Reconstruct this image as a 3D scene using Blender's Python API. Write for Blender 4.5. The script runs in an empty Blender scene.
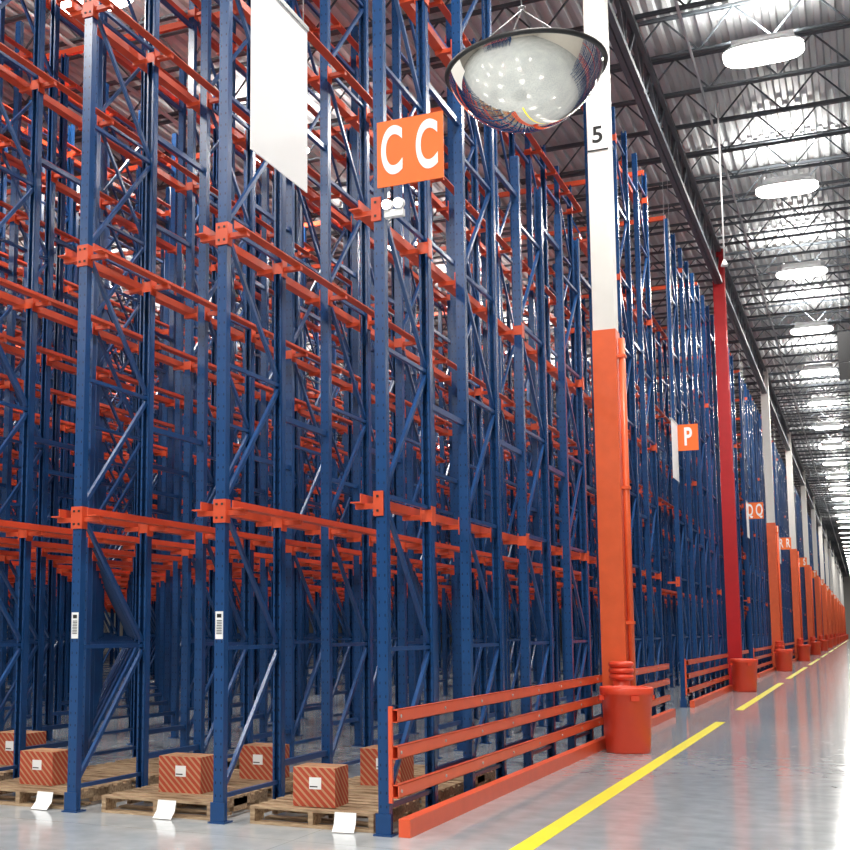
import bpy, math, random
from mathutils import Vector, Matrix
random.seed(4)
scene = bpy.context.scene
scene.view_settings.view_transform = 'Standard'
scene.view_settings.look = 'None'
scene.view_settings.exposure = 0.14
COL = scene.collection

# ------------------------------------------------------------ materials
def new_mat(name):
    m = bpy.data.materials.new(name); m.use_nodes = True
    nt = m.node_tree
    return m, nt, nt.nodes['Principled BSDF']
def N(nt, t, **kw):
    n = nt.nodes.new(t)
    for k, v in kw.items():
        setattr(n, k, v)
    return n
def paint(name, col, rough=0.4, metal=0.0, var=0.12, scale=6.0, spec=0.5):
    m, nt, b = new_mat(name)
    tc = N(nt, 'ShaderNodeTexCoord'); no = N(nt, 'ShaderNodeTexNoise')
    no.inputs['Scale'].default_value = scale; no.inputs['Detail'].default_value = 3
    nt.links.new(tc.outputs['Object'], no.inputs['Vector'])
    mx = N(nt, 'ShaderNodeMix', data_type='RGBA')
    mx.inputs[6].default_value = (*[c*(1-var) for c in col], 1)
    mx.inputs[7].default_value = (*[min(1, c*(1+var)) for c in col], 1)
    nt.links.new(no.outputs['Fac'], mx.inputs[0])
    nt.links.new(mx.outputs[2], b.inputs['Base Color'])
    b.inputs['Roughness'].default_value = rough
    b.inputs['Metallic'].default_value = metal
    b.inputs['Specular IOR Level'].default_value = spec
    return m
def emis(name, col, s):
    m, nt, b = new_mat(name)
    b.inputs['Base Color'].default_value = (*col, 1)
    b.inputs['Emission Color'].default_value = (*col, 1)
    b.inputs['Emission Strength'].default_value = s
    return m
def math_node(nt, op, a, bval=None, c=None):
    n = N(nt, 'ShaderNodeMath', operation=op)
    for i, v in enumerate((a, bval, c)):
        if v is None: continue
        if isinstance(v, (int, float)): n.inputs[i].default_value = v
        else: nt.links.new(v, n.inputs[i])
    return n.outputs[0]

# blue upright paint with punched-hole rows
def blue_post():
    m, nt, b = new_mat('blue_rack_paint_punched')
    tc = N(nt, 'ShaderNodeTexCoord'); sp = N(nt, 'ShaderNodeSeparateXYZ')
    nt.links.new(tc.outputs['Object'], sp.inputs[0])
    ax = math_node(nt, 'ABSOLUTE', sp.outputs[0])
    dx = math_node(nt, 'ABSOLUTE', math_node(nt, 'SUBTRACT', ax, 0.023))
    inx = math_node(nt, 'LESS_THAN', dx, 0.005)
    fz = math_node(nt, 'FRACT', math_node(nt, 'DIVIDE', sp.outputs[2], 0.1))
    inz = math_node(nt, 'LESS_THAN', fz, 0.2)
    fac = math_node(nt, 'MULTIPLY', math_node(nt, 'MULTIPLY', inx, inz), 0.8)
    no = N(nt, 'ShaderNodeTexNoise'); no.inputs['Scale'].default_value = 3
    nt.links.new(tc.outputs['Object'], no.inputs['Vector'])
    mx0 = N(nt, 'ShaderNodeMix', data_type='RGBA')
    mx0.inputs[6].default_value = (0.008, 0.050, 0.165, 1)
    mx0.inputs[7].default_value = (0.012, 0.066, 0.205, 1)
    nt.links.new(no.outputs['Fac'], mx0.inputs[0])
    mx = N(nt, 'ShaderNodeMix', data_type='RGBA')
    nt.links.new(fac, mx.inputs[0]); nt.links.new(mx0.outputs[2], mx.inputs[6])
    mx.inputs[7].default_value = (0.004, 0.010, 0.025, 1)
    nt.links.new(mx.outputs[2], b.inputs['Base Color'])
    b.inputs['Roughness'].default_value = 0.25
    return m
M_POST = blue_post()
M_BLUE = paint('blue_brace_paint', (0.010, 0.057, 0.185), 0.28)
M_ORANGE = paint('orange_rack_paint', (0.63, 0.078, 0.026), 0.36)
M_GUARD = paint('orange_guard_paint', (0.78, 0.11, 0.04), 0.33)
M_COLOR = paint('orange_column_paint', (0.80, 0.13, 0.04), 0.35)
M_RED = paint('red_column_paint', (0.50, 0.01, 0.015), 0.35)
M_WHITE = paint('white_column_paint', (0.80, 0.79, 0.75), 0.5, var=0.03)
M_PANEL = paint('white_banner_vinyl', (0.96, 0.96, 0.97), 0.5, var=0.01)
M_SIGN = paint('orange_sign_face', (0.87, 0.16, 0.02), 0.45, var=0.04)
M_TXTW = paint('white_lettering', (0.95, 0.95, 0.95), 0.5, var=0.0)
M_TXTB = paint('black_lettering', (0.01, 0.01, 0.01), 0.5, var=0.0)
M_BLACK = paint('black_rubber', (0.015, 0.015, 0.017), 0.4)
M_STEEL = paint('galvanised_steel', (0.55, 0.56, 0.57), 0.35, metal=0.8)
M_JOIST = paint('joist_grey_primer', (0.085, 0.10, 0.115), 0.5)
M_BIN = paint('orange_red_bin_plastic', (0.78, 0.07, 0.028), 0.4, var=0.05)
M_WALL = paint('painted_wall', (0.62, 0.60, 0.56), 0.7, scale=0.5, var=0.05)
M_FIX = paint('fixture_white_enamel', (0.8, 0.8, 0.8), 0.4)
M_LAMP = emis('lamp_diffuser', (1, 0.96, 0.90), 22)
M_EMLAMP = emis('emergency_lamp_lens', (1, 0.98, 0.95), 14)
M_PAPER = paint('white_paper', (0.85, 0.86, 0.86), 0.7, var=0.02)
M_YELLOW = paint('yellow_floor_tape', (0.80, 0.71, 0.02), 0.4, var=0.05)
M_DARK = paint('dark_sign_face', (0.01, 0.011, 0.013), 0.6)

def wood():
    m, nt, b = new_mat('pallet_pine')
    tc = N(nt, 'ShaderNodeTexCoord'); mp = N(nt, 'ShaderNodeMapping'); no = N(nt, 'ShaderNodeTexNoise')
    mp.inputs['Scale'].default_value = (2, 14, 14); no.inputs['Scale'].default_value = 3; no.inputs['Detail'].default_value = 6
    nt.links.new(tc.outputs['Object'], mp.inputs[0]); nt.links.new(mp.outputs[0], no.inputs['Vector'])
    cr = N(nt, 'ShaderNodeValToRGB')
    cr.color_ramp.elements[0].position = 0.3; cr.color_ramp.elements[0].color = (0.20, 0.115, 0.06, 1)
    cr.color_ramp.elements[1].position = 0.7; cr.color_ramp.elements[1].color = (0.55, 0.40, 0.25, 1)
    nt.links.new(no.outputs['Fac'], cr.inputs[0]); nt.links.new(cr.outputs[0], b.inputs['Base Color'])
    b.inputs['Roughness'].default_value = 0.75
    return m
M_WOOD = wood()
def carton():
    m, nt, b = new_mat('striped_cardboard')
    tc = N(nt, 'ShaderNodeTexCoord'); sp = N(nt, 'ShaderNodeSeparateXYZ')
    nt.links.new(tc.outputs['Object'], sp.inputs[0])
    s = math_node(nt, 'ADD', math_node(nt, 'ADD', sp.outputs[0], sp.outputs[2]), sp.outputs[1])
    f = math_node(nt, 'FRACT', math_node(nt, 'DIVIDE', s, 0.062))
    st = math_node(nt, 'LESS_THAN', f, 0.62)
    ge = N(nt, 'ShaderNodeNewGeometry'); sn = N(nt, 'ShaderNodeSeparateXYZ')
    nt.links.new(ge.outputs['Normal'], sn.inputs[0])
    side = math_node(nt, 'LESS_THAN', math_node(nt, 'ABSOLUTE', sn.outputs[2]), 0.5)
    fac = math_node(nt, 'MULTIPLY', st, side)
    mx = N(nt, 'ShaderNodeMix', data_type='RGBA')
    nt.links.new(fac, mx.inputs[0])
    mx.inputs[6].default_value = (0.50, 0.26, 0.14, 1); mx.inputs[7].default_value = (0.42, 0.055, 0.022, 1)
    nt.links.new(mx.outputs[2], b.inputs['Base Color']); b.inputs['Roughness'].default_value = 0.7
    return m
M_CARTON = carton()
M_TAPE = paint('packing_tape', (0.45, 0.26, 0.13), 0.3)
def concrete():
    m, nt, b = new_mat('polished_concrete')
    tc = N(nt, 'ShaderNodeTexCoord')
    n1 = N(nt, 'ShaderNodeTexNoise'); n1.inputs['Scale'].default_value = 0.35; n1.inputs['Detail'].default_value = 8
    n2 = N(nt, 'ShaderNodeTexNoise'); n2.inputs['Scale'].default_value = 5; n2.inputs['Detail'].default_value = 8
    nt.links.new(tc.outputs['Object'], n1.inputs['Vector']); nt.links.new(tc.outputs['Object'], n2.inputs['Vector'])
    av = math_node(nt, 'MULTIPLY', math_node(nt, 'ADD', n1.outputs['Fac'], n2.outputs['Fac']), 0.5)
    cr = N(nt, 'ShaderNodeValToRGB')
    cr.color_ramp.elements[0].position = 0.35; cr.color_ramp.elements[0].color = (0.31, 0.345, 0.37, 1)
    cr.color_ramp.elements[1].position = 0.65; cr.color_ramp.elements[1].color = (0.44, 0.475, 0.495, 1)
    nt.links.new(av, cr.inputs[0])
    sp = N(nt, 'ShaderNodeSeparateXYZ'); nt.links.new(tc.outputs['Object'], sp.inputs[0])
    jx = math_node(nt, 'LESS_THAN', math_node(nt, 'FRACT', math_node(nt, 'DIVIDE', math_node(nt, 'ADD', sp.outputs[0], 100.4), 4.6)), 0.0016)
    jy = math_node(nt, 'LESS_THAN', math_node(nt, 'FRACT', math_node(nt, 'DIVIDE', math_node(nt, 'ADD', sp.outputs[1], 100), 5.4)), 0.0016)
    j = math_node(nt, 'MULTIPLY', math_node(nt, 'MAXIMUM', jx, jy), 0.6)
    mx = N(nt, 'ShaderNodeMix', data_type='RGBA'); nt.links.new(j, mx.inputs[0])
    nt.links.new(cr.outputs[0], mx.inputs[6]); mx.inputs[7].default_value = (0.12, 0.13, 0.14, 1)
    nt.links.new(mx.outputs[2], b.inputs['Base Color'])
    r = math_node(nt, 'ADD', math_node(nt, 'MULTIPLY', n2.outputs['Fac'], 0.12), 0.06)
    nt.links.new(r, b.inputs['Roughness'])
    bp = N(nt, 'ShaderNodeBump'); bp.inputs['Strength'].default_value = 0.03; bp.inputs['Distance'].default_value = 0.02
    nt.links.new(n2.outputs['Fac'], bp.inputs['Height']); nt.links.new(bp.outputs[0], b.inputs['Normal'])
    return m
M_FLOOR = concrete()
M_DECK = paint('galvanised_roof_deck', (0.55, 0.57, 0.58), 0.45, metal=0.1, scale=0.8)
mm, nt_, b_ = new_mat('mirror_acrylic')
b_.inputs['Base Color'].default_value = (0.98, 0.96, 0.89, 1); b_.inputs['Metallic'].default_value = 1; b_.inputs['Roughness'].default_value = 0.01
M_MIRROR = mm

# ------------------------------------------------------------ mesh builder
class MB:
    def __init__(s): s.v = []; s.f = []; s.m = []; s.mats = []; s.sm = []
    def mi(s, mat):
        if mat not in s.mats: s.mats.append(mat)
        return s.mats.index(mat)
    def box(s, x0, x1, y0, y1, z0, z1, mat):
        b = len(s.v)
        s.v += [(x0,y0,z0),(x1,y0,z0),(x1,y1,z0),(x0,y1,z0),(x0,y0,z1),(x1,y0,z1),(x1,y1,z1),(x0,y1,z1)]
        k = s.mi(mat)
        for f in ((0,3,2,1),(4,5,6,7),(0,1,5,4),(1,2,6,5),(2,3,7,6),(3,0,4,7)):
            s.f.append(tuple(b+i for i in f)); s.m.append(k); s.sm.append(False)
    def beam(s, p, q, w, h, mat, n=4):
        p = Vector(p); q = Vector(q); d = (q-p).normalized()
        a = Vector((1,0,0)) if abs(d.x) < 0.9 else Vector((0,0,1))
        a = (a - d*a.dot(d)).normalized(); c = d.cross(a)
        b = len(s.v); k = s.mi(mat)
        if n == 4: offs = [(-w/2,-h/2),(w/2,-h/2),(w/2,h/2),(-w/2,h/2)]
        else: offs = [(math.cos(2*math.pi*i/n)*w/2, math.sin(2*math.pi*i/n)*h/2) for i in range(n)]
        for e in (p, q):
            for o in offs: s.v.append(tuple(e + a*o[0] + c*o[1]))
        for i in range(n):
            j = (i+1) % n
            s.f.append((b+i, b+j, b+n+j, b+n+i)); s.m.append(k); s.sm.append(n > 4)
        s.f.append(tuple(b+i for i in reversed(range(n)))); s.m.append(k); s.sm.append(False)
        s.f.append(tuple(b+n+i for i in range(n))); s.m.append(k); s.sm.append(False)
    def lathe(s, prof, cx, cy, mat, n=40, sq=None, sy=1.0):
        b = len(s.v); k = s.mi(mat)
        for (r, z) in prof:
            for i in range(n):
                a = 2*math.pi*i/n
                c, t = math.cos(a), math.sin(a)
                if sq:
                    e = 2.0/sq
                    c = math.copysign(abs(c)**e, c); t = math.copysign(abs(t)**e, t)
                s.v.append((cx+r*c, cy+r*t*sy, z))
        for j in range(len(prof)-1):
            for i in range(n):
                i2 = (i+1) % n
                s.f.append((b+j*n+i, b+j*n+i2, b+(j+1)*n+i2, b+(j+1)*n+i)); s.m.append(k); s.sm.append(True)
    def torus(s, c, R, r, mat, n=48, k2=8):
        b = len(s.v); k = s.mi(mat)
        for i in range(n):
            a = 2*math.pi*i/n
            for j in range(k2):
                t = 2*math.pi*j/k2
                s.v.append((c[0]+(R+r*math.cos(t))*math.cos(a), c[1]+(R+r*math.cos(t))*math.sin(a), c[2]+r*math.sin(t)))
        for i in range(n):
            for j in range(k2):
                i2 = (i+1) % n; j2 = (j+1) % k2
                s.f.append((b+i*k2+j, b+i2*k2+j, b+i2*k2+j2, b+i*k2+j2)); s.m.append(k); s.sm.append(True)
    def mesh(s, name):
        me = bpy.data.meshes.new(name); me.from_pydata(s.v, [], s.f)
        for m in s.mats: me.materials.append(m)
        me.polygons.foreach_set('material_index', s.m)
        me.polygons.foreach_set('use_smooth', s.sm)
        me.update(); return me
def obj(name, me, loc=(0,0,0), parent=None, rot=(0,0,0)):
    o = bpy.data.objects.new(name, me); COL.objects.link(o)
    o.location = loc; o.rotation_euler = rot
    if parent: o.parent = parent
    return o
def empty(name, loc=(0,0,0)):
    o = obj(name, None, loc); o.empty_display_size = 0.2; return o
def text(name, body, loc, size, mat, parent, sx=1.0, bold=0.0, rot=(math.pi/2,0,0)):
    cu = bpy.data.curves.new(name, 'FONT'); cu.body = body; cu.size = size
    cu.align_x = 'CENTER'; cu.align_y = 'CENTER'; cu.extrude = 0.003; cu.offset = bold
    cu.materials.append(mat)
    o = obj(name, cu, loc, parent, rot); o.scale = (sx, 1, 1)
    return o

# ------------------------------------------------------------ layout
X0 = -3.265; LANE = 1.39; Y0 = 8.5; PERIOD = 16.3
NP = 14; PITCH = 1.046; RH = 9.9
LEVELS = [2.46, 4.77, 7.08, 9.39]
PW = 0.043

def frame_mesh(name, sides=(-1, 1), short=(), rails=True, sparse=0):
    b = MB()
    for i in range(NP):
        y = i*PITCH; h = 6.75 if i in short else RH
        fs = -1 if i % 2 == 0 else 1
        yf = y + fs*0.04
        b.box(-PW, PW, min(yf, yf-fs*0.006), max(yf, yf-fs*0.006), 0.012, h, M_POST)
        b.box(-PW, -PW+0.006, y-0.034, y+0.034, 0.012, h, M_POST)
        b.box(PW-0.006, PW, y-0.034, y+0.034, 0.012, h, M_POST)
        b.box(-PW+0.006, -0.02, y-fs*0.04-0.003, y-fs*0.04+0.003, 0.012, h, M_POST)
        b.box(0.02, PW-0.006, y-fs*0.04-0.003, y-fs*0.04+0.003, 0.012, h, M_POST)
        b.box(-0.075, 0.075, y-0.07, y+0.07, 0, 0.012, M_BLUE)
        if i == 0:
            b.box(-0.06, 0.06, -0.055, -0.041, 0.0, 0.16, M_BLUE)
        for li, L in enumerate(LEVELS):
            if L > h: continue
            if sparse and (i*3 + li*5) % sparse: continue
            if i == 0:
                xa, xb = (-0.056, 0.056) if len(sides) == 2 else sorted((sides[0]*0.06, -sides[0]*0.02))
                b.box(xa, xb, y-0.055, y+0.03, L-0.10, L+0.09, M_ORANGE)
                for sx in (-0.025, 0.025):
                    if not xa < sx < xb: continue
                    for dz in (-0.06, 0.05):
                        b.box(sx-0.009, sx+0.009, y-0.061, y-0.055, L+dz-0.009, L+dz+0.009, M_BLACK)
            else:
                for sd in sides:
                    xa, xb = sorted((sd*PW, sd*(PW+0.008)))
                    b.box(xa, xb, y-0.05, y+0.05, L-0.09, L+0.07, M_ORANGE)
                if i % 3 == 1 or sparse:
                    b.box(-PW-0.002, PW+0.002, y-0.047, y-0.0405, L-0.06, L+0.04, M_ORANGE)
                    if i % 3 == 1 and len(sides) == 1: b.box(PW, PW+0.008, y-0.05, y+0.05, L-0.09, L+0.07, M_ORANGE)
            for sd in sides:
                x1, x2 = sorted((sd*0.054, sd*0.22))
                b.box(x1, x2, y-0.025, y+0.025, L-0.04, L, M_ORANGE)
    # bracing
    for p in range(0, NP-1, 2):
        ya, yb = p*PITCH, (p+1)*PITCH
        h = 6.75 if p in short else RH
        z = 0.2; step = 1.16; fl = False
        while z + step < h:
            b.box(-0.016, 0.016, ya+0.03, yb-0.03, z-0.016, z+0.016, M_BLUE)
            if fl: b.beam((0, ya+0.03, z+step-0.04), (0, yb-0.03, z+0.04), 0.03, 0.036, M_BLUE)
            else: b.beam((0, ya+0.03, z+0.04), (0, yb-0.03, z+step-0.04), 0.03, 0.036, M_BLUE)
            z += step; fl = not fl
        b.box(-0.016, 0.016, ya+0.03, yb-0.03, z-0.016, z+0.016, M_BLUE)
        if p+2 < NP:
            for zz in (0.35, 3.4, 6.3, 9.2):
                if zz < h and (p+2 not in short or zz < 6.7):
                    b.box(-0.02, 0.02, yb+0.03, yb+PITCH-0.03, zz-0.025, zz+0.025, M_BLUE)
    if rails:
        for L in LEVELS:
            spans = [(-0.10, (NP-1)*PITCH+0.1)]
            if short and L > 6.75:
                spans = [(-0.10, (min(short)-1)*PITCH+0.1), ((max(short)+1)*PITCH-0.1, (NP-1)*PITCH+0.1)]
            for (ya, yb) in spans:
                for sd in sides:
                    xa = sd*0.14; xb = sd*0.23
                    x1, x2 = sorted((xa, xb))
                    b.box(x1, x2, ya, yb, L, L+0.010, M_ORANGE)
                    x1, x2 = sorted((xa, xa+sd*0.010))
                    b.box(x1, x2, ya, yb, L+0.010, L+0.07, M_ORANGE)
    return b.mesh(name)
ME_FULL = frame_mesh('rack_frame_line')
ME_EDGE = frame_mesh('rack_edge_frame_line', sides=(-1,), rails=False, sparse=7)
ME_EDGE_S = frame_mesh('rack_edge_frame_line_low', sides=(-1,), short=(4,5,6,7))
ME_EDGE_R = frame_mesh('rack_edge_frame_line_r', sides=(1,))

def tie_mesh(nl):
    b = MB()
    for y in (0, 5*PITCH, 9*PITCH, 13*PITCH):
        b.box(-nl*LANE, 0, y-0.03, y+0.03, RH-0.02, RH+0.07, M_ORANGE)
    for k in range(0, nl-1, 2):
        for z in (0.3, 3.3, 6.3):
            b.beam((-k*LANE, 13.7, z), (-(k+1)*LANE, 13.7, z+3), 0.03, 0.01, M_BLUE)
    return b.mesh('top_tie_beams')
TIES = {}
def rack_block(yb, nl, first=False):
    e = empty('drive_in_pallet_rack', (X0, yb, 0))
    for k in range(nl):
        me = (ME_EDGE_S if first else ME_EDGE) if k == 0 else ME_FULL
        obj('upright_frame_line', me, (-k*LANE, 0, 0), e)
    if nl not in TIES: TIES[nl] = tie_mesh(nl)
    obj('top_tie_beams', TIES[nl], (0,0,0), e)
    return e
NB = 14
lanes = {0: 20, 1: 26, 2: 28}
racks = []
for n in range(NB):
    racks.append(rack_block(Y0+n*PERIOD, lanes.get(n, 7), n == 0))
rack_block(-8.0-13.6, 10)   # block on the near side of the cross aisle
for n in range(0, 4):       # opposite side of the aisle
    e = empty('drive_in_pallet_rack', (5.4, Y0+n*PERIOD, 0))
    for k in range(4):
        obj('upright_frame_line', ME_EDGE_R if k == 0 else ME_FULL, (k*LANE, 0, 0), e)

# labels on uprights
b = MB(); b.box(-0.034, 0.034, -0.003, 0.0, -0.11, 0.11, M_PAPER)
for i in range(9): b.box(-0.024+random.random()*0.004, 0.024, -0.0045, -0.003, -0.07+i*0.013, -0.064+i*0.013, M_TXTB)
b.box(-0.02, 0.02, -0.0045, -0.003, 0.06, 0.09, M_TXTB)
me = b.mesh('bay_label')
for k in (1, 2):
    obj('bay_label', me, (-k*LANE, -0.0405, 1.54), racks[0])

# twin-head emergency light bracketed off the corner upright
b = MB()
b.box(-0.065, 0.09, 0.0, 0.05, -0.035, 0.02, M_FIX)
for hx in (-0.035, 0.06):
    b.beam((hx, 0.02, 0.02), (hx, 0.0, 0.05), 0.015, 0.015, M_FIX, n=8)
    b.beam((hx, 0.03, 0.07), (hx, -0.03, 0.055), 0.08, 0.08, M_FIX, n=16)
    b.beam((hx, -0.031, 0.055), (hx, -0.040, 0.052), 0.066, 0.066, M_EMLAMP, n=16)
obj('emergency_light', b.mesh('emergency_light'), (0.115, -0.06, 4.72-0.0), racks[0])

# guard rails
def guard(y0, y1):
    b = MB()
    for z in (0.87, 0.605, 0.325):
        b.box(-3.19, -3.185, y0, y1, z-0.047, z+0.047, M_GUARD)
        b.box(-3.19, -3.14, y0, y1, z+0.042, z+0.047, M_GUARD)
        b.box(-3.19, -3.14, y0, y1, z-0.047, z-0.042, M_GUARD)
        b.box(-3.145, -3.14, y0, y1, z-0.047, z+0.047, M_GUARD)
    b.box(-3.15, -3.06, y0+0.02, y1, 0.0, 0.13, M_GUARD)
    y = y0 + 0.06
    while y < y1:
        for z in (0.87, 0.605, 0.325):
            b.box(-3.221, -3.19, y-0.03, y+0.03, z-0.04, z+0.04, M_BLUE)
            b.beam((-3.14, y, z), (-3.132, y, z), 0.025, 0.025, M_STEEL, n=6)
        y += PITCH
    b.box(-3.218, -3.19, y0, y0+0.03, 0.24, 0.94, M_GUARD)
    obj('rack_guard_rail', b.mesh('rack_guard_rail'))
for n in range(NB):
    s = Y0 + n*PERIOD
    guard(s-0.06, s+7.62); guard(s+8.15, s+13.65)

# columns, bins
def column(yc, red, num):
    b = MB(); x = -3.0; hw = 0.145; m2 = M_RED if red else M_COLOR; m3 = M_RED if red else M_WHITE
    zs = 5.56
    for (z0, z1, m, w) in ((0, zs, m2, hw+0.012), (zs, 11.5, m3, hw)):
        b.box(x-w, x+w, yc-w, yc-w+0.03, z0, z1, m)
        b.box(x-w, x+w, yc+w-0.03, yc+w, z0, z1, m)
        b.box(x-0.02, x+0.02, yc-w+0.03, yc+w-0.03, z0, z1, m)
        if not red:
            b.box(x-w, x-w+0.012, yc-w+0.03, yc+w-0.03, z0, z1, m)
            b.box(x+w-0.012, x+w, yc-w+0.03, yc+w-0.03, z0, z1, m)
    b.box(x-0.19, x+0.19, yc-0.2, yc+0.2, 0, 0.025, M_JOIST)
    if not red:
        px = x+hw+0.062
        b.beam((px, yc, 0.3), (px, yc, 5.45), 0.09, 0.09, M_COLOR, n=16)
        for z in (1.6, 3.4, 5.2): b.box(x+hw, px+0.055, yc-0.055, yc+0.055, z-0.02, z+0.02, M_COLOR)
        for z in (0.90, 0.98, 1.06): b.torus((x+hw-0.02, yc-0.34, z), 0.12, 0.042, M_BIN, n=28)
        b.beam((x+hw-0.02, yc-0.34, 0.0), (x+hw-0.02, yc-0.34, 1.08), 0.22, 0.22, M_BIN, n=16)
    e = obj('building_column', b.mesh('building_column'))
    if num:
        bb = MB(); bb.box(-0.13, 0.13, -0.012, 0, -0.20, 0.20, M_PANEL)
        bb.box(-0.14, 0.14, -0.014, 0, -0.215, -0.20, M_DARK)
        p = obj('column_number_plate', bb.mesh('column_number_plate'), (x, yc-hw-0.001, 8.32), e)
        text('number', num, (0, -0.014, 0.0), 0.33, M_TXTB, p, bold=0.006)
    return e
def bin_at(x, y):
    b = MB()
    prof = [(0.0, 0.0), (0.245, 0.0), (0.255, 0.02), (0.290, 0.70), (0.305, 0.705), (0.310, 0.73), (0.310, 0.79), (0.30, 0.80), (0.285, 0.79), (0.275, 0.74), (0.235, 0.04), (0, 0.035)]
    b.lathe(prof, 0, 0, M_BIN, n=48, sq=2.7)
    for a in (0, 1, 2, 3):
        t = a*math.pi/2
        b.box(0.30*math.cos(t)-0.05, 0.30*math.cos(t)+0.05, 0.30*math.sin(t)-0.02, 0.30*math.sin(t)+0.02, 0.64, 0.70, M_BIN)
    obj('trash_bin', b.mesh('trash_bin'), (x, y, 0), rot=(0,0,0.5))
for n in range(NB):
    yc = 16.36 + n*PERIOD
    column(yc, n == 1, str(5+n) if n == 0 else '')
    bin_at(-2.72, yc-0.90)

# signs on block ends
names = ['CC', 'P', 'QQ', 'RR', 'SS', 'TT', 'UU', 'VV', 'WW', 'XX', 'YY', 'ZZ']
for n in range(12):
    s = Y0+n*PERIOD
    single = len(names[n]) == 1
    b = MB(); hw = 0.20 if single else 0.27
    b.box(-hw, hw, -0.006, 0.006, -0.265, 0.265, M_SIGN)
    b.box(-hw, -0.08, 0.006, 0.03, 0.12, 0.16, M_STEEL); b.box(-hw, -0.08, 0.006, 0.03, -0.16, -0.12, M_STEEL)
    o = obj('aisle_letter_sign', b.mesh('aisle_letter_sign'), (-2.985, s-0.09, 5.18 + (0.14 if n else 0)))
    if single:
        text('letter', names[n], (0.0, -0.007, 0.0), 0.50, M_TXTW, o, sx=0.62, bold=0.012)
    else:
        text('letter_1', names[n][0], (-0.148, -0.007, 0.0), 0.53, M_TXTW, o, sx=0.50, bold=0.012)
        text('letter_2', names[n][1], (0.138, -0.007, 0.0), 0.53, M_TXTW, o, sx=0.50, bold=0.012)
    b = MB()
    b.box(-0.004, 0.004, -0.405, 0.405, 0, 1.15, M_PANEL)
    b.box(-0.012, 0.012, -0.415, 0.415, 1.13, 1.16, M_STEEL)
    for dy in (-0.35, 0.35): b.beam((0, dy, 1.16), (0, dy, 7.1), 0.008, 0.008, M_STEEL, n=6)
    if n == 0: loc = (-3.2, s-1.935, 4.38)
    else: loc = (-3.15, s-0.75, 4.4)
    obj('hanging_banner', b.mesh('hanging_banner'), loc)

# dome mirror : spherical cap
b = MB(); R = 0.446; D = 0.34
RS = (R*R + D*D)/(2*D); A = math.asin(R/RS)
prof = [(max(0.0005, RS*math.sin(A*(1-t/28))), -(RS*math.cos(A*(1-t/28)) - RS*math.cos(A))) for t in range(29)]
b.lathe(prof, 0, 0, M_MIRROR, n=96)
b.lathe([(R, 0), (R*0.6, 0.012), (0.001, 0.015)], 0, 0, M_BLACK, n=96)
b.torus((0,0,0), R+0.003, 0.014, M_BLACK, n=96, k2=10)
for a in (0.3, 0.3+2.094, 0.3+4.189):
    b.beam((R*math.cos(a), R*math.sin(a), 0.01), (0,0,0.37), 0.007, 0.007, M_STEEL, n=6)
b.torus((0,0,0.38), 0.02, 0.005, M_STEEL, n=16)
b.beam((0,0,0.37), (0,0,6.75), 0.008, 0.008, M_STEEL, n=6)
obj('convex_dome_mirror', b.mesh('convex_dome_mirror'), (-1.60, 6.5, 4.70), rot=(0, math.radians(-2), 0))

# yellow floor lines
b = MB()
segs = [(7.9, 21.1)] + [(24.4+i*PERIOD, 37.3+i*PERIOD) for i in range(12)]
for (a, c) in segs: b.box(-2.285, -2.135, a, c, 0.0, 0.003, M_YELLOW)
obj('floor_marking_line', b.mesh('floor_marking_line'))

# pallets
def pallet(x, y, rot=0.0):
    b = MB(); W, Dp = 1.04, 1.0
    for i in range(7):
        yy = -Dp/2 + 0.045 + i*(Dp-0.09)/6
        b.box(-W/2, W/2, yy-0.045, yy+0.045, 0.118, 0.138, M_WOOD)
    for xx in (-W/2+0.02, 0, W/2-0.02):
        b.box(xx-0.02, xx+0.02, -Dp/2, -Dp/2+0.16, 0.02, 0.118, M_WOOD)
        b.box(xx-0.02, xx+0.02, -0.12, 0.12, 0.02, 0.118, M_WOOD)
        b.box(xx-0.02, xx+0.02, Dp/2-0.16, Dp/2, 0.02, 0.118, M_WOOD)
        b.box(xx-0.02, xx+0.02, -Dp/2+0.16, Dp/2-0.16, 0.06, 0.118, M_WOOD)
    for yy in (-Dp/2+0.05, -0.2, 0.2, Dp/2-0.05):
        b.box(-W/2, W/2, yy-0.05, yy+0.05, 0.0, 0.02, M_WOOD)
    obj('wooden_pallet', b.mesh('wooden_pallet'), (x, y, 0), rot=(0,0,rot))
def box_on(x, y, w, d, h, rot=0.0, z=0.139):
    b = MB()
    b.box(-w/2, w/2, -d/2, d/2, 0, h, M_CARTON)
    b.box(-w/2+0.001, w/2-0.001, -0.03, 0.03, h, h+0.0015, M_TAPE)
    b.box(-0.04, 0.06, -d/2-0.002, -d/2, h*0.45, h*0.75, M_PAPER)
    b.box(-0.035, 0.03, -d/2-0.003, -d/2-0.002, h*0.5, h*0.53, M_TXTB)
    obj('cardboard_box', b.mesh('cardboard_box'), (x, y, z), rot=(0,0,rot))
for k in (0, 1, 2, 3):
    xc = X0 - LANE*(k+0.5) + 0.06
    pallet(xc, 9.06, 0.01*(k-1)); pallet(xc+0.02, 10.20, -0.01)
    if k in (0, 2): pallet(xc, 11.34)
box_on(-3.94, 8.84, 0.35, 0.30, 0.30, 0.05)
box_on(-5.30, 9.10, 0.40, 0.30, 0.30, 0.03)
box_on(-6.72, 9.02, 0.36, 0.30, 0.29, -0.02)
box_on(-7.95, 10.2, 0.42, 0.34, 0.32)
box_on(-5.12, 10.2, 0.36, 0.32, 0.30)
box_on(-3.92, 10.25, 0.38, 0.34, 0.32)
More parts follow.
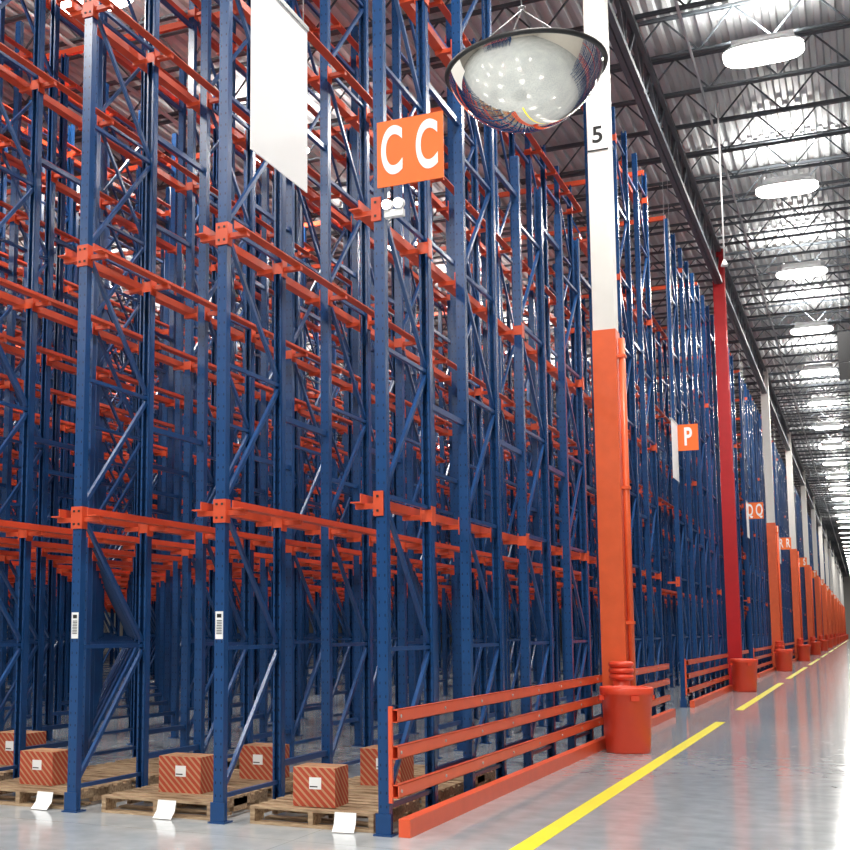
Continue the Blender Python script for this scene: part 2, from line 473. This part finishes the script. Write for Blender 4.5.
for (x, y, r) in ((-3.60, 8.53, 0.1), (-5.16, 8.53, 0.0), (-6.36, 8.53, -0.05)):
    b = MB(); vs = [(-0.085, 0.0, 0.14), (0.085, 0.0, 0.14), (-0.085, -0.02, 0.06), (0.085, -0.02, 0.06), (-0.08, -0.09, 0.006), (0.09, -0.09, 0.006)]
    b.v = vs; b.f = [(0,2,3,1), (2,4,5,3)]; b.mi(M_PAPER); b.m = [0,0]; b.sm = [True, True]
    obj('paper_sheet', b.mesh('paper_sheet'), (x, y, 0), rot=(0,0,r))

# ------------------------------------------------------------ shell
XL, XR, YB, YF, ZC = -48.0, 14.0, -24.0, 250.0, 12.35
b = MB(); b.box(XL, XR, YB, YF, -0.2, 0.0, M_FLOOR); obj('floor', b.mesh('floor'))
b = MB(); pts = []
x = XL
while x < XR:
    pts += [(x, 0), (x+0.09, 0), (x+0.12, 0.075), (x+0.21, 0.075)]; x += 0.24
ys = [YB, 40, 100, YF]
for yv in ys:
    for p in pts: b.v.append((p[0], yv, ZC+p[1]))
k = b.mi(M_DECK); n_ = len(pts)
for j in range(len(ys)-1):
    for i in range(n_-1):
        b.f.append((j*n_+i, (j+1)*n_+i, (j+1)*n_+i+1, j*n_+i+1)); b.m.append(0); b.sm.append(False)
obj('ceiling', b.mesh('ceiling'))
for nm, c in (('wall_left', (XL-0.2, XL, YB, YF, 0, ZC+0.1)), ('wall_right', (XR, XR+0.2, YB, YF, 0, ZC+0.1)),
              ('wall_back', (XL, XR, YB-0.2, YB, 0, ZC+0.1)), ('wall_front', (XL, XR, YF, YF+0.2, 0, ZC+0.1))):
    b = MB(); b.box(*c, M_WALL); obj(nm, b.mesh(nm))

# joists (span along X) and girders (along Y)
b = MB(); JB, JT = 11.55, 12.3
b.box(XL+.1, XR-.1, -0.045, -0.01, JB, JB+0.05, M_JOIST); b.box(XL+.1, XR-.1, 0.01, 0.045, JB, JB+0.05, M_JOIST)
b.box(XL+.1, XR-.1, -0.05, -0.01, JT-0.05, JT, M_JOIST); b.box(XL+.1, XR-.1, 0.01, 0.05, JT-0.05, JT, M_JOIST)
x = XL+0.3; up = True
while x < XR-0.9:
    z0, z1 = (JB+0.03, JT-0.03) if up else (JT-0.03, JB+0.03)
    b.beam((x, 0, z0), (x+0.6, 0, z1), 0.028, 0.028, M_JOIST); x += 0.6; up = not up
JM = b.mesh('roof_joist'); jp = empty('roof_joists', (0,0,0))
y = YB+1
while y < YF:
    obj('roof_joist', JM, (0, y, 0), jp); y += 1.63
b = MB(); GB, GT = 10.55, 11.52; L = YF-YB-1
b.box(-0.10, -0.01, 0, L, GB, GB+0.10, M_JOIST); b.box(0.01, 0.10, 0, L, GB, GB+0.10, M_JOIST)
b.box(-0.10, -0.01, 0, L, GT-0.10, GT, M_JOIST); b.box(0.01, 0.10, 0, L, GT-0.10, GT, M_JOIST)
y = 0; up = True
while y < L-1.7:
    z0, z1 = (GB+0.05, GT-0.05) if up else (GT-0.05, GB+0.05)
    b.beam((0, y, z0), (0, y+0.815, z1), 0.06, 0.06, M_JOIST); y += 0.815; up = not up
    if up: b.box(-0.02, 0.02, y-0.02, y+0.02, GB+0.05, GT-0.05, M_JOIST)
GM = b.mesh('roof_girder')
for gx in (-3.0, -15.2, -27.4, -39.6, 9.2): obj('roof_girder', GM, (gx, YB+0.5, 0))
b = MB()
for (px, pz, r) in ((-2.2, 11.42, 0.05), (0.9, 11.46, 0.09), (-6.5, 11.44, 0.08), (-11.8, 11.46, 0.08)):
    b.beam((px, YB+1, pz), (px, YF-1, pz), r, r, M_STEEL, n=8)
obj('sprinkler_pipes', b.mesh('sprinkler_pipes'))

# lights : wide high-bay fixtures with a shallow wraparound diffuser
b = MB()
b.box(-0.5, 0.5, -0.12, 0.12, 0.10, 0.24, M_FIX)
b.lathe([(0.001, 0.12), (0.50, 0.10), (0.64, 0.0), (0.645, -0.03)], 0, 0, M_FIX, n=40, sq=3.6, sy=0.66)
b.lathe([(0.635, -0.02), (0.60, -0.06), (0.40, -0.075), (0.001, -0.08)], 0, 0, M_LAMP, n=40, sq=3.6, sy=0.66)
for sx in (-0.45, 0.45): b.beam((sx, 0, 0.24), (sx, 0, 0.30), 0.02, 0.02, M_STEEL, n=6)
FM = b.mesh('high_bay_light')
LZ = 11.28
def lamp(x, y, pw, up=False):
    o = obj('high_bay_light', FM, (x, y, LZ))
    ld = bpy.data.lights.new('lamp', 'AREA'); ld.shape = 'RECTANGLE'; ld.size = 1.10; ld.size_y = 0.68
    ld.energy = pw; ld.color = (1.0, 0.955, 0.89)
    obj('lamp_emitter', ld, (0, 0, -0.10), o)
    if up:
        lu = bpy.data.lights.new('uplight', 'AREA'); lu.shape = 'RECTANGLE'; lu.size = 0.9; lu.size_y = 0.1
        lu.energy = 150; lu.color = (1.0, 0.965, 0.91)
        obj('uplight_emitter', lu, (0, 0, 0.26), o, rot=(math.pi, 0, 0))
for i in range(-5, 32):
    y = 20.9 + 6.99*i
    pw = 440 if i < 1 else (320 if i < 5 else 240)
    lamp(-1.05, y, pw, i < 16)
for x, pw in ((-10.4, 290), (-19.6, 270), (-30.0, 270), (6.6, 150)):
    for i in range(-6, 6):
        y = 27.8 + 6.6*i
        if x == -30.0 and i % 2: continue
        if x == 6.6 and i % 2: continue
        lamp(x, y, pw*(1.6 if y < 9 else 1.0), x in (-10.4, -19.6))
# drop rod and dark sign
b = MB(); b.beam((0,0,0), (0,0,3.15), 0.03, 0.03, M_FIX, n=8)
b.lathe([(0.001,-0.06),(0.07,-0.06),(0.05,0.0),(0.02,0.06)], 0, 0, M_FIX, n=16)
obj('pull_cord_drop', b.mesh('pull_cord_drop'), (-2.02, 23.2, 8.35))
b = MB(); b.box(-0.45, 0.9, -0.02, 0.02, -0.1, 0.75, M_DARK)
for sx in (-0.35, 0.8): b.beam((sx,0,0.75), (sx,0,2.5), 0.01, 0.01, M_STEEL, n=6)
b.box(-0.45, 0.9, -0.02, 0.02, -0.6, -0.12, M_DARK)
o = obj('hanging_zone_sign', b.mesh('hanging_zone_sign'), (0.2, 36, 9.0))
text('zone_letter', 'R5', (0.1, -0.022, -0.36), 0.42, M_TXTW, o)

# world
w = bpy.data.worlds.new('World'); scene.world = w; w.use_nodes = True
w.node_tree.nodes['Background'].inputs[0].default_value = (0.8, 0.85, 0.9, 1)
w.node_tree.nodes['Background'].inputs[1].default_value = 0.3

# camera
cd = bpy.data.cameras.new('camera'); cam = obj('camera', cd, (0, 0, 1.5), rot=(math.radians(96.9), 0, math.radians(25)))
cd.sensor_width = 36; cd.lens = 1200/850*36; cd.shift_x = 125/850; cd.shift_y = 60/850; cd.clip_end = 600
scene.camera = cam
